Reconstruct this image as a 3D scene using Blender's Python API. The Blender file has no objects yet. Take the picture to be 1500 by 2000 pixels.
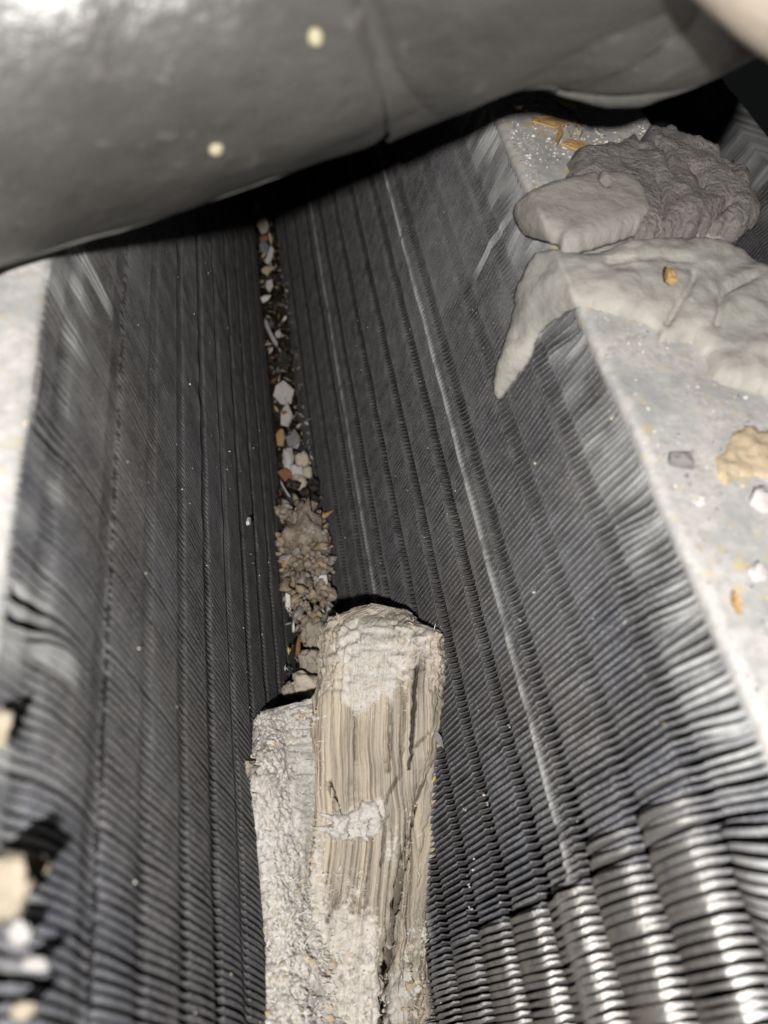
import bpy, math, random
import numpy as np
from mathutils import Vector, Matrix, noise, geometry
from mathutils.bvhtree import BVHTree

random.seed(7); rng = np.random.default_rng(7)
sc = bpy.context.scene
COL = sc.collection

# ------------------------------------------------------------------ camera
F = 1500.0; CX, CY = 750.0, 1000.0
def nrm(v):
    v = np.asarray(v, float); return v / np.linalg.norm(v)
def cray(px, py): return nrm([px - CX, py - CY, F])
a_ = cray(340, -1220); r_ = cray(100, 2060); l_ = cray(990, 2100)      # trough axis, fin directions of both banks
zz = -(r_ + l_); Zc = nrm(zz - zz.dot(a_) * a_); Xc = np.cross(a_, Zc)
M = np.array([Xc, a_, Zc])                                             # camera -> world
def wray(px, py): return M @ cray(px, py)
H = 0.20
d0 = wray(585, 1000); t0 = H / -d0[2]
CAM = np.array([-t0 * d0[0], -t0 * d0[1], H])
RU = -(M @ r_); LU = -(M @ l_)
FWD = M @ np.array([0, 0, 1.0]); UP = M @ np.array([0, -1.0, 0]); RIGHT = M @ np.array([1.0, 0, 0])
def P(px, py, t): return CAM + t * wray(px, py)
def onz(px, py, z):
    d = wray(px, py); return CAM + (z - CAM[2]) / d[2] * d
def pix(p):
    v = M.T @ (np.asarray(p) - CAM); return CX + F * v[0] / v[2], CY + F * v[1] / v[2]

cd = bpy.data.cameras.new('camera'); cam = bpy.data.objects.new('camera', cd); COL.objects.link(cam)
cd.sensor_fit = 'HORIZONTAL'; cd.sensor_width = 36; cd.lens = 36; cd.clip_start = 0.002; cd.clip_end = 20
cam.matrix_world = Matrix(((RIGHT[0], UP[0], -FWD[0], CAM[0]), (RIGHT[1], UP[1], -FWD[1], CAM[1]), (RIGHT[2], UP[2], -FWD[2], CAM[2]), (0, 0, 0, 1)))
cd.dof.use_dof = True; cd.dof.focus_distance = 0.163; cd.dof.aperture_fstop = 36 / 1.4
sc.camera = cam

# ------------------------------------------------------------------ light: the phone's flash beside the lens, nothing else
w_ = bpy.data.worlds.new('World'); sc.world = w_; w_.use_nodes = True
w_.node_tree.nodes['Background'].inputs[0].default_value = (0.9, 0.95, 1, 1)
w_.node_tree.nodes['Background'].inputs[1].default_value = 0.006
ld = bpy.data.lights.new('flash', 'POINT'); ld.energy = 2.25; ld.color = (1, 0.97, 0.935); ld.shadow_soft_size = 0.0022
fl = bpy.data.objects.new('flash', ld); COL.objects.link(fl)
fl.location = CAM - UP * 0.013 - RIGHT * 0.005 - FWD * 0.046
sc.view_settings.view_transform = 'Standard'; sc.view_settings.look = 'None'
sc.view_settings.exposure = 0; sc.view_settings.gamma = 1
sc.cycles.use_denoising = True; sc.cycles.max_bounces = 5; sc.cycles.diffuse_bounces = 3
sc.cycles.sample_clamp_indirect = 4

# ------------------------------------------------------------------ material helpers
def mat(name, build):
    m = bpy.data.materials.new(name); m.use_nodes = True
    nt = m.node_tree; b = nt.nodes['Principled BSDF']
    build(nt, b); return m
def N(nt, t, **k):
    n = nt.nodes.new(t)
    for a, v in k.items():
        if a.startswith('i_'): n.inputs[a[2:].replace('_', ' ')].default_value = v
        else: setattr(n, a, v)
    return n
def coords(nt, scale=(1, 1, 1), src='Object', attr=None):
    mp = N(nt, 'ShaderNodeMapping'); mp.inputs['Scale'].default_value = scale
    if attr: c = N(nt, 'ShaderNodeAttribute', attribute_name=attr); nt.links.new(c.outputs['Vector'], mp.inputs['Vector'])
    else: c = N(nt, 'ShaderNodeNewGeometry'); nt.links.new(c.outputs['Position'], mp.inputs['Vector'])
    return mp.outputs[0]
def nz(nt, vec, scale, detail=4, rough=0.6, out='Fac'):
    n = N(nt, 'ShaderNodeTexNoise'); n.inputs['Scale'].default_value = scale; n.inputs['Detail'].default_value = detail
    n.inputs['Roughness'].default_value = rough; nt.links.new(vec, n.inputs['Vector']); return n.outputs[out]
def ramp(nt, fac, stops):
    r = N(nt, 'ShaderNodeValToRGB'); e = r.color_ramp.elements
    while len(e) < len(stops): e.new(0.5)
    for el, (p, c) in zip(e, stops):
        el.position = p; el.color = (*c, 1) if len(c) == 3 else c
    nt.links.new(fac, r.inputs['Fac']); return r.outputs['Color']
def mix(nt, fac, a, b):
    m = N(nt, 'ShaderNodeMix', data_type='RGBA')
    for s, v in ((0, fac), (6, a), (7, b)):
        if isinstance(v, (int, float)): m.inputs[s].default_value = v
        elif isinstance(v, tuple): m.inputs[s].default_value = (*v, 1) if len(v) == 3 else v
        else: nt.links.new(v, m.inputs[s])
    return m.outputs[2]
def math_(nt, op, a, b=None, clamp=False):
    m = N(nt, 'ShaderNodeMath', operation=op, use_clamp=clamp)
    for i, v in enumerate((a, b)):
        if v is None: continue
        if isinstance(v, (int, float)): m.inputs[i].default_value = v
        else: nt.links.new(v, m.inputs[i])
    return m.outputs[0]
def bump(nt, b, h, strength=0.5, dist=0.001):
    n = N(nt, 'ShaderNodeBump'); n.inputs['Strength'].default_value = strength; n.inputs['Distance'].default_value = dist
    nt.links.new(h, n.inputs['Height']); nt.links.new(n.outputs[0], b.inputs['Normal'])
def attr(nt, name): return N(nt, 'ShaderNodeAttribute', attribute_name=name).outputs['Fac']
def setv(b, **k):
    for n, v in k.items(): b.inputs[n.replace('_', ' ')].default_value = v

def m_fin_edge(nt, b):
    v = coords(nt)
    base = ramp(nt, nz(nt, v, 240, 6, .72), [(.28, (.080, .081, .086)), (.5, (.160, .161, .167)), (.70, (.285, .28, .28))])
    tint = nz(nt, v, 26, 3)
    base = mix(nt, ramp(nt, tint, [(.38, (0, 0, 0)), (.62, (1, 1, 1))]), base, mix(nt, .6, base, (.14, .16, .225)))
    base = mix(nt, ramp(nt, nz(nt, v, 17, 3), [(.48, (0, 0, 0)), (.66, (.55, .55, .55))]), base, (.185, .16, .14))
    sp = nz(nt, v, 4200, 2, .6)
    base = mix(nt, ramp(nt, sp, [(.36, (.75, .75, .75)), (.50, (0, 0, 0))]), base, (.045, .042, .042))
    base = mix(nt, ramp(nt, sp, [(.55, (0, 0, 0)), (.67, (.9, .9, .9))]), base, (.48, .46, .445))
    d = attr(nt, 'dust'); d2 = math_(nt, 'MULTIPLY', d, ramp(nt, nz(nt, v, 420, 4), [(.25, (.35, .35, .35)), (.6, (1, 1, 1))]))
    base = mix(nt, d2, base, (.50, .51, .50))
    bare = attr(nt, 'bare')
    base = mix(nt, math_(nt, 'MULTIPLY', bare, ramp(nt, nz(nt, v, 700, 4, .7), [(.30, (.25, .25, .25)), (.55, (1, 1, 1))])), base, (.36, .345, .325))
    nt.links.new(base, b.inputs['Base Color'])
    nt.links.new(math_(nt, 'MULTIPLY', bare, .8), b.inputs['Metallic'])
    rr = math_(nt, 'SUBTRACT', .80, math_(nt, 'MULTIPLY', bare, .44)); nt.links.new(rr, b.inputs['Roughness'])
    setv(b, Specular_IOR_Level=.18)
    bump(nt, b, nz(nt, v, 1800, 3), .35, .0003)
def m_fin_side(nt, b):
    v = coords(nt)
    base = ramp(nt, nz(nt, v, 300, 4), [(.3, (.034, .033, .033)), (.7, (.105, .100, .097))])  # darker base than the fin edge
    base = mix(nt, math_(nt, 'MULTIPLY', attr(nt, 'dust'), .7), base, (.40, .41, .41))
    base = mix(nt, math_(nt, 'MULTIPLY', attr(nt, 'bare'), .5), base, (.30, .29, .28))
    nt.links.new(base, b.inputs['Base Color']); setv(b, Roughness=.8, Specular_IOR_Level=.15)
FE = mat('dirty_fin_edge', m_fin_edge); FS = mat('dark_fin_side', m_fin_side)

def m_copper(nt, b):
    nt.links.new(ramp(nt, nz(nt, coords(nt), 90), [(.3, (.10, .05, .03)), (.7, (.22, .10, .06))]), b.inputs['Base Color'])
    setv(b, Metallic=.7, Roughness=.55)
COPPER = mat('dull_copper', m_copper)

def m_plate(nt, b):
    v = coords(nt)
    base = ramp(nt, nz(nt, v, 60, 4), [(.3, (.33, .335, .335)), (.7, (.46, .465, .46))])
    dust = ramp(nt, nz(nt, v, 120, 6, .7), [(.36, (0, 0, 0)), (.56, (1, 1, 1))])
    dcol = ramp(nt, nz(nt, v, 700, 5, .7), [(.3, (.28, .255, .235)), (.5, (.45, .43, .41)), (.72, (.56, .54, .52))])
    base = mix(nt, math_(nt, 'MULTIPLY', dust, .8), base, dcol)
    yel = math_(nt, 'MULTIPLY', ramp(nt, nz(nt, v, 330, 3), [(.60, (0, 0, 0)), (.68, (1, 1, 1))]), .55)
    base = mix(nt, yel, base, (.55, .42, .17))
    nt.links.new(base, b.inputs['Base Color'])
    nt.links.new(ramp(nt, dust, [(0, (.42, .42, .42)), (1, (.85, .85, .85))]), b.inputs['Roughness'])
    setv(b, Metallic=.15)
    bump(nt, b, nz(nt, v, 900, 5, .7), .35, .0005)
PLATE = mat('dusty_galvanised_sheet', m_plate)

def m_foam(nt, b):
    v = coords(nt)
    base = ramp(nt, nz(nt, v, 70, 5), [(.3, (.030, .029, .027)), (.7, (.060, .057, .053))])
    sp = ramp(nt, nz(nt, v, 260, 3), [(.62, (0, 0, 0)), (.72, (1, 1, 1))])
    base = mix(nt, math_(nt, 'MULTIPLY', sp, .10), base, (.45, .43, .38))
    nt.links.new(base, b.inputs['Base Color']); setv(b, Roughness=.44, Specular_IOR_Level=1.0)
    bump(nt, b, nz(nt, v, 130, 5), .4, .002)
FOAM = mat('dusty_black_foam', m_foam)

def simple(name, c1, c2, scale=300, rough=.8, bs=.5, bd=.0006, bscale=None, spec=.3):
    def f(nt, b):
        v = coords(nt)
        nt.links.new(ramp(nt, nz(nt, v, scale, 5, .65), [(.3, c1), (.7, c2)]), b.inputs['Base Color'])
        setv(b, Roughness=rough, Specular_IOR_Level=spec)
        if bs: bump(nt, b, nz(nt, v, bscale or scale * 2.5, 5, .65), bs, bd)
    return mat(name, f)
PUTTY_A = simple('pale_olive_putty', (.27, .26, .235), (.39, .375, .34), 160, .9, .5, .0006, 700)
PUTTY_B = simple('grey_brown_putty', (.24, .225, .205), (.31, .29, .268), 200, .92, .6, .0006, 800)
PUTTY_C = simple('crumbly_brown_putty', (.20, .182, .17), (.30, .275, .26), 260, .95, 1.0, .0016, 1100)
CRUMB_W = simple('white_plaster', (.55, .53, .51), (.72, .70, .68), 500, .85)
CRUMB_DW = simple('dull_white_flake', (.40, .37, .37), (.52, .49, .48), 400, .8)
CRUMB_G = simple('grey_flake', (.15, .14, .14), (.22, .21, .21), 400, .85)
CRUMB_C = simple('cream_crust', (.46, .40, .31), (.60, .54, .44), 350, .85, .8, .0012)
CRUMB_T = simple('tan_crust', (.30, .26, .21), (.46, .41, .34), 420, .9, .9, .0012)
FOAMC = simple('cream_foam', (.19, .165, .12), (.28, .24, .185), 350, .9, .8, .0012)
FOAMG = simple('grey_foam', (.24, .23, .22), (.32, .31, .30), 350, .9, .8, .0012)
ORANGE = simple('orange_wood_flake', (.33, .20, .085), (.46, .30, .14), 600, .8)
YELLOW = simple('yellow_foam_crumb', (.50, .38, .10), (.66, .54, .22), 500, .85)
BROWN = simple('rusty_bark', (.13, .055, .025), (.26, .12, .055), 500, .7)
OCHRE = simple('ochre_crust', (.38, .29, .18), (.50, .42, .31), 220, .85, .6, .001)
MUCK = simple('wet_black_muck', (.010, .008, .006), (.045, .032, .022), 260, .22, .9, .002, 420, .6)
def m_nod(nt, b):
    v = coords(nt)
    base = ramp(nt, nz(nt, v, 190, 4, .6), [(.30, (.14, .105, .075)), (.52, (.27, .215, .165)), (.70, (.36, .32, .29))])
    nt.links.new(base, b.inputs['Base Color']); setv(b, Roughness=.26, Specular_IOR_Level=.55)
    b.inputs['Subsurface Weight'].default_value = .0
    bump(nt, b, nz(nt, v, 1300, 4), .7, .0007)
NOD = mat('wet_beige_growth', m_nod)
NOD2 = simple('grey_growth', (.17, .15, .135), (.37, .335, .31), 260, .3, .7, .0006, 1200, .55)
NOD3 = simple('tan_growth', (.20, .145, .09), (.40, .31, .21), 260, .3, .7, .0006, 1200, .55)

def m_wood(nt, b):
    g = coords(nt, (1, 1, 1), attr='gc'); v = coords(nt)
    def gn(sx, sy, sc_, det=5):
        mp = N(nt, 'ShaderNodeMapping'); mp.inputs['Scale'].default_value = (sx, sy, sy); nt.links.new(g, mp.inputs['Vector'])
        return nz(nt, mp.outputs[0], sc_, det, .65)
    broad = gn(9, 260, 1.0, 4); fine = gn(22, 1500, 1.0, 5)
    base = ramp(nt, broad, [(.28, (.24, .21, .18)), (.43, (.40, .355, .295)), (.56, (.53, .455, .35)), (.66, (.45, .39, .325)), (.78, (.31, .275, .235))])
    base = mix(nt, ramp(nt, fine, [(.36, (.95, .95, .95)), (.53, (0, 0, 0))]), base, (.12, .095, .072))
    pw = attr(nt, 'powder'); grain = nz(nt, v, 900, 5, .7)
    pm = math_(nt, 'ADD', pw, math_(nt, 'MULTIPLY', math_(nt, 'SUBTRACT', grain, .5), 1.3))
    pc = ramp(nt, nz(nt, v, 500, 4, .7), [(.3, (.42, .37, .30)), (.5, (.57, .53, .48)), (.7, (.66, .63, .60))])
    base = mix(nt, ramp(nt, pm, [(.38, (0, 0, 0)), (.62, (1, 1, 1))]), base, pc)
    base = mix(nt, attr(nt, 'dirt_and_shade'), base, (.06, .047, .036))  # on the wood this paints shade into the cracks
    nt.links.new(base, b.inputs['Base Color']); setv(b, Roughness=.9, Specular_IOR_Level=.2)
    h = math_(nt, 'ADD', math_(nt, 'MULTIPLY', fine, 1.0), math_(nt, 'MULTIPLY', grain, .8))
    bump(nt, b, h, .8, .0007)
WOOD = mat('weathered_wood', m_wood)
def m_fuzz(nt, b):
    v = coords(nt)
    base = ramp(nt, nz(nt, v, 900, 6, .75), [(.28, (.38, .35, .31)), (.42, (.62, .59, .55)), (.7, (.78, .76, .73))])
    fl_ = ramp(nt, nz(nt, v, 1700, 3, .6), [(.53, (0, 0, 0)), (.62, (1, 1, 1))])
    patch = ramp(nt, nz(nt, v, 75, 4, .6), [(.38, (.15, .15, .15)), (.56, (1, 1, 1))])
    base = mix(nt, math_(nt, 'MULTIPLY', math_(nt, 'MULTIPLY', fl_, patch), .6), base, (.13, .11, .09))
    ye = ramp(nt, nz(nt, v, 380, 3), [(.62, (0, 0, 0)), (.72, (.6, .6, .6))])
    base = mix(nt, ye, base, (.52, .42, .26))
    base = mix(nt, attr(nt, 'dirt_and_shade'), base, (.17, .14, .11))
    base = mix(nt, .22, base, (.20, .18, .15))
    nt.links.new(base, b.inputs['Base Color']); setv(b, Roughness=.95, Specular_IOR_Level=.1)
    bump(nt, b, nz(nt, v, 1100, 6, .75), .6, .0008)
FUZZ = mat('fibrous_plaster', m_fuzz)
FIBRE = simple('pale_fibre', (.50, .46, .40), (.70, .66, .60), 600, .9, 0)

# ------------------------------------------------------------------ mesh helpers
def mesh_np(name, V, faces, mats, mi=None, attrs=None, smooth=True, parent=None):
    me = bpy.data.meshes.new(name)
    V = np.asarray(V, np.float32); fa = np.asarray(faces, np.int32)
    k = fa.shape[1]; n = len(fa)
    me.vertices.add(len(V)); me.vertices.foreach_set('co', V.ravel())
    me.loops.add(n * k); me.loops.foreach_set('vertex_index', fa.ravel())
    me.polygons.add(n); me.polygons.foreach_set('loop_start', np.arange(0, n * k, k, dtype=np.int32))
    for m in (mats if isinstance(mats, (list, tuple)) else [mats]): me.materials.append(m)
    if mi is not None: me.polygons.foreach_set('material_index', np.asarray(mi, np.int32))
    me.polygons.foreach_set('use_smooth', np.full(n, smooth, dtype=bool))
    for an, av in (attrs or {}).items():
        av = np.asarray(av, np.float32)
        if av.ndim == 2: me.attributes.new(an, 'FLOAT_VECTOR', 'POINT').data.foreach_set('vector', av.ravel())
        else: me.attributes.new(an, 'FLOAT', 'POINT').data.foreach_set('value', av)
    me.update(calc_edges=True)
    o = bpy.data.objects.new(name, me); COL.objects.link(o)
    if parent: o.parent = parent
    return o
def tag(o, label=None, cat=None, group=None, kind=None):
    for k, v in (('label', label), ('category', cat), ('group', group), ('kind', kind)):
        if v: o[k] = v
    return o
def empty(name, loc=(0, 0, 0)):
    o = bpy.data.objects.new(name, None); COL.objects.link(o); o.location = loc; o.empty_display_size = .01; return o
def adopt(o, root):
    o.parent = root; o.matrix_parent_inverse = Matrix.Translation(-Vector(root.location)); return o
def grid_faces(nu, nv, wrap=False):
    i = np.arange(nu - 1)[:, None]; j = np.arange(nv if wrap else nv - 1)[None, :]; j2 = (j + 1) % nv
    a = i * nv + j; b = i * nv + j2; c = (i + 1) * nv + j2; d = (i + 1) * nv + j
    return np.stack([a, b, c, d], -1).reshape(-1, 4)
def fbm(p, f, oct=4): return noise.fractal(Vector(p) * f, 0.9, 2.1, oct)      # about -1..1
class Field:                                                                   # smooth random field over two coordinates
    def __init__(s, n=64): s.g = rng.standard_normal((n, n)); s.n = n
    def __call__(s, x, y):
        x = np.asarray(x, float); y = np.asarray(y, float)
        xi = np.floor(x).astype(int); yi = np.floor(y).astype(int); fx = x - xi; fy = y - yi
        fx = fx * fx * (3 - 2 * fx); fy = fy * fy * (3 - 2 * fy); g = s.g; n = s.n
        a = g[xi % n, yi % n]; b = g[(xi + 1) % n, yi % n]; c = g[xi % n, (yi + 1) % n]; d = g[(xi + 1) % n, (yi + 1) % n]
        return (a * (1 - fx) + b * fx) * (1 - fy) + (c * (1 - fx) + d * fx) * fy
sst = lambda a, b, x: (lambda t: t * t * (3 - 2 * t))(np.clip((np.asarray(x, float) - a) / (b - a), 0, 1))
bump_ = lambda x, c, w: np.exp(-((np.asarray(x) - c) / w) ** 2)

# ------------------------------------------------------------------ the setting under the coil
def trough():
    nu, nv = 160, 26
    ys = np.linspace(-.19, .2, nu); xs = np.linspace(-.02, .02, nv)
    V = [(x, y, -.0085 + .0022 * fbm((x, y, 0), 140) + .010 * (abs(x) / .02) ** 2) for y in ys for x in xs]
    o = mesh_np('trough_floor', V, grid_faces(nu, nv), MUCK); o['kind'] = 'structure'
trough()

# ------------------------------------------------------------------ finned coil banks
PITCH = .0011
P0R = np.array([.006, 0, 0]); P0L = np.array([-.006, 0, 0]); YV = np.array([0, 1.0, 0])
def fin_sy(px, py, side):
    u, p0 = (RU, P0R) if side > 0 else (LU, P0L); n_ = np.cross(YV, u); d = wray(px, py); p = CAM + d * (n_.dot(p0 - CAM) / n_.dot(d)) - p0
    q = p[0] / u[0]; return p[1] - q * u[1], q
STREAK = {1: [], -1: []}
for sd_, a_px, b_px in ((1, (948, 560), (1000, 430)), (1, (1040, 730), (1075, 650)), (1, (960, 300), (975, 260)), (-1, (205, 650), (165, 575)), (-1, (150, 590), (125, 520)), (-1, (120, 1440), (60, 1380))):
    ya, sa = fin_sy(*a_px, sd_); yb, sb = fin_sy(*b_px, sd_); STREAK[sd_].append(((ya + yb) / 2, sa, sb))
def bank(side, label, offset=(0, 0, 0), n=292, y0=-.148, simple_=False):
    right = side > 0
    u = RU if right else LU
    u = u + YV * (.034 if right else .055)                          # the fins stand slightly askew
    p0 = (P0R if right else P0L) + np.array(offset)
    nn = np.cross(YV, u); nn = nn if nn[0] * side < 0 else -nn; nn = nrm(nn)
    smin, smax = (-.009, .1287) if right else (-.003, .1400)
    ns = 64 if simple_ else 112
    S = np.linspace(smin, smax, ns)
    if not simple_:
        gk = (.0148 if right else .0238) + (.0128 if right else .0138) * np.arange(-2, 9)
        S = np.concatenate([np.linspace(smin, smax, 76)] + [gk + d for d in (-.0026, -.0019, -.0012, .0012, .0019, .0026)]); S = S[(S >= smin) & (S <= smax)]
        S = np.sort(np.concatenate([S, (np.array([.0858, .0862, .0866, .0870, .0874, .0331, .0335, .0339]) if right else np.array([.0635, .0641, .0647, .0653, .0659, .1185, .1195]))])); ns = len(S)
    gp, g0 = (.0128, .0148) if right else (.0138, .0238)
    ph = ((S - g0) / gp) % 1.0
    dg = np.minimum(ph, 1 - ph) * gp
    bi = np.floor((S - g0) / gp)
    YB = np.interp(g0 + (bi + .5) * gp, [.03, .042, .06, .074, .086, .097, .111, .125], [-.1279, -.1276, -.1260, -.1245, -.1252, -.1222, -.1206, -.128]) + (0.0 if simple_ is False else -1)
    sg = ((S - g0 + gp / 2) % gp) - gp / 2
    JOG = np.interp(sg, [-.0026, -.0019, .0019, .0026], [0, .5, -.5, 0]) * (.0022 if right else .0015) * (1 - .6 * sst(.083, .1, S))
    f1, f2, f3, f4, f5 = (Field() for _ in range(5))
    root = empty('coil_bank', tuple(p0)); tag(root, label, 'coil')
    meshes = []
    for i in range(n):
        y = y0 + i * PITCH
        low = (1 - sst(YB - .004, YB + .003, y + .0012 * rng.standard_normal())) if right else (1 - sst(-.128, -.1, S * 0 + y))   # toward the near end the edges are scalloped
        q = S * 0 + y
        lean = .00030 * f1(q / .022 + 3, S / .04) + .00010 * f2(q / .004, S / .012) + .00004 * rng.standard_normal(ns).cumsum() / 6 + .00003 * rng.standard_normal()
        saw = (.00010 if right else -.00008) * (ph - .5)
        dy = lean + saw + JOG * (.25 + .75 * float(sst(-.11, -.04, y)))
        up = sst(smax - .016, smax, S)
        fr = rng.uniform(.35, 1.15)
        clump = f3(q / .0035, S * 0)
        dy = dy - up ** 1.7 * (.0016 + .0010 * clump)                 # crushed ends under the flange
        if right: dy += .0006 * (sst(.0858, .0874, S) - .5) + .0003 * (sst(.0331, .0339, S) - .5)
        else: dy += .0006 * (sst(.0637, .0657, S) - .5) + .0003 * (sst(.118, .1205, S) - .5)
        notch = np.exp(-(dg / (.0019 if right else .0016)) ** 4) * (1 - .6 * sst(.083, .1, S))
        B = (.0034 * low * (.3 + .7 * sst(.035, .095, S)) if right else .0002 * low) + .00003
        h = B * np.sin(np.pi * ph) - .00025 * notch * (1 + 6.0 * low * right) + .00008 * f4(q / .006, S / .008)
        crease = (bump_(S, .0866, .00055) * 1.0 + bump_(S, .0335, .00045) * .85) if right else (bump_(S, .0648, .0012) * .12)
        crease = crease * np.clip(.8 + .35 * f5(q / .0022, S * 0 + 9), .2, 1)
        h += .0003 * crease
        if not right: h -= .0002 * bump_(S, .119, .0012)
        bare = np.zeros(ns)
        if right:
            reg = low
            bare = reg * sst(.026, .034, S) * (.45 + .55 * sst(.035, .07, S)) * np.clip(np.sin(np.pi * ph) * 2.2 - .2, 0, 1) * (1 - up)
        dust = np.clip(1.0 * sst(smax - .014, smax - .004, S) * fr * np.clip((.6 if right else .4) + .5 * f3(q / .003 + 7, S / .006), 0, 1) + crease * 1.0
                       + (.16 if right else .12) * np.clip(f4(q / .012 + 5, S / .02) + .2, 0, 1) * sst(.05, .11, S), 0, 1) * (1 - bare)
        ht = (.000155 + .00006 * (1 - float(sst(-.115, -.06, y))) if right else .00020 + .00007 * (1 - float(sst(-.115, -.06, y)))) * (1 - .7 * notch) * (1 + .18 * f5(q / .003, S / .004)) * (1 + .35 * bare + .2 * up + .35 * crease) * (1 + .2 * (1 - float(sst(-.10, 0, y))))
        dep = .011
        base = p0[None] + S[:, None] * u[None] + (y + dy)[:, None] * YV[None]
        hy = YV * ht[:, None]; top = base + nn * h[:, None]; bot = base + nn * (h - dep)[:, None]
        R = [bot - hy, top - hy, top - hy, top + hy, top + hy, bot + hy]       # side | edge | side, each with its own corners
        V = np.stack(R, 1).reshape(-1, 3) - p0
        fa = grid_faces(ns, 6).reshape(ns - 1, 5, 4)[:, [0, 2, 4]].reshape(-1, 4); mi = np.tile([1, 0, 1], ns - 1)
        if not right: fa = fa[:, ::-1]
        for y_, s0_, s1_ in STREAK[side]:
            if not simple_: dust = np.maximum(dust, (abs(y - y_) < PITCH * 1.3) * sst(s0_ - .003, s0_, S) * (1 - sst(s1_, s1_ + .006, S)) * .8)
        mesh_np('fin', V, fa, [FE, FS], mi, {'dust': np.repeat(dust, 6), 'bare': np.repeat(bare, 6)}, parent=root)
    k = 12
    ang = np.linspace(0, 2 * np.pi, k, endpoint=False)
    for j in range(9):
        s = smin + .018 + j * .0128
        V = [p0 * 0 + s * u - nn * .014 + np.array([0, yy, 0]) + .0038 * (math.cos(t) * nn + math.sin(t) * nrm(u)) for yy in (-.17, .19) for t in ang]
        mesh_np('tube', V, grid_faces(2, k, True), COPPER, parent=root)
    return root
bank(1, 'dark finned coil bank below the putty-smeared flange, with bare shiny fins near the camera')
bank(-1, 'dark finned coil bank with a crushed top edge, facing the one beside the putty')
bank(1, 'unlit finned coil bank in the black gap behind the crumbly brown putty', offset=(.10, 0, -.035), n=150, y0=-.02, simple_=True)

# ------------------------------------------------------------------ flanges (bent sheet: top leaf, front lip, back lip)
ZR, ZL = .1262, .1358
def flange(name, x0, x1, z, label, lip):
    ny = 150
    ys = np.linspace(-.19, .11, ny)
    s = 1 if x1 > x0 else -1
    prof = [(x0 + s * .0010, -lip), (x0 + s * .0002, -.0022), (x0, -.0007), (x0 + s * .0006, 0)]
    prof += [(x0 + s * .0006 + (x1 - x0 - s * .0012) * k / 26, 0) for k in range(1, 26)] + [(x1 - s * .0006, 0), (x1, -.0008), (x1, -.012)]
    V = []
    for y in ys:
        for k, (x, dz) in enumerate(prof):
            V.append((x + .00025 * fbm((0, y, k * .001), 60, 2), y, z + dz + .0004 * fbm((x, y, 1), 45, 3)))
    o = mesh_np(name, V, grid_faces(ny, len(prof)), PLATE)
    m = o.modifiers.new('thick', 'SOLIDIFY'); m.thickness = .0008; m.offset = -1
    return tag(o, label, 'flange')
flange('sheet_metal_flange', .0352, .0672, ZR, 'dusty galvanised flange carrying the putty lumps and orange flakes', .004)
flange('sheet_metal_flange', -.0386, -.072, ZL, 'pale galvanised flange at the frame edge with a white spot', .0012)

# ------------------------------------------------------------------ surfaces to lay things on
def plane_hit(px, py, p0, n):
    d = wray(px, py); t = n.dot(p0 - CAM) / n.dot(d); return CAM + t * d, t
NR = np.cross(YV, RU); NR = nrm(NR if NR[0] < 0 else -NR); NL = np.cross(YV, LU); NL = nrm(NL if NL[0] > 0 else -NL)
def on_right(px, py):
    """nearest of flange top and fin face, with a blended normal"""
    a, ta = plane_hit(px, py, np.array([.035, 0, ZR]), np.array([0, 0, 1.0])); b, tb = plane_hit(px, py, P0R + NR * .0006, NR)
    p = a if a[0] > .0352 else b
    w = float(sst(-.012, .012, a[0] - .0352)); return p, nrm(NR * (1 - w) * .8 + np.array([0, 0, 1.0]) * (w + .15))
def on_left(px, py):
    a, ta = plane_hit(px, py, np.array([-.037, 0, ZL]), np.array([0, 0, 1.0])); b, tb = plane_hit(px, py, P0L + NL * .0006, NL)
    return (a, np.array([0, 0, 1.0])) if a[0] < -.0386 else (b, NL)

def inside(pt, poly):
    x, y = pt; c = False; j = len(poly) - 1
    for i in range(len(poly)):
        xi, yi = poly[i]; xj, yj = poly[j]
        if (yi > y) != (yj > y) and x < (xj - xi) * (y - yi) / (yj - yi) + xi: c = not c
        j = i
    return c
_pc = {}
def poly_d(p, poly, closed=True):
    k = (id(poly), len(poly), closed)
    if k not in _pc:
        q = np.asarray(poly, float); a = q if closed else q[:-1]; b = np.roll(q, -1, 0) if closed else q[1:]
        _pc[k] = (poly, a, b - a, np.maximum(((b - a) ** 2).sum(1), 1e-9))
    _, a, ab, L2 = _pc[k]; ap = np.asarray(p, float) - a
    t = np.clip((ap * ab).sum(1) / L2, 0, 1); e = ap - t[:, None] * ab
    return math.sqrt((e * e).sum(1).min())
def smooth_poly(poly, step, jag=0, seed=0):
    n = len(poly); out = []
    q = [np.asarray(p, float) for p in poly]
    for i in range(n):
        p0, p1, p2, p3 = q[i - 1], q[i], q[(i + 1) % n], q[(i + 2) % n]
        m = max(2, int(np.linalg.norm(p2 - p1) / step))
        for k in range(m):
            t = k / m
            p = .5 * ((2 * p1) + (p2 - p0) * t + (2 * p0 - 5 * p1 + 4 * p2 - p3) * t * t + (3 * p1 - p0 - 3 * p2 + p3) * t ** 3)
            if jag: p = p + jag * np.array([fbm((p[0] * .05, p[1] * .05, seed), 1.5), fbm((p[0] * .05, p[1] * .05, seed + 9), 1.5)])
            out.append((p[0], p[1]))
    return out
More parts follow.
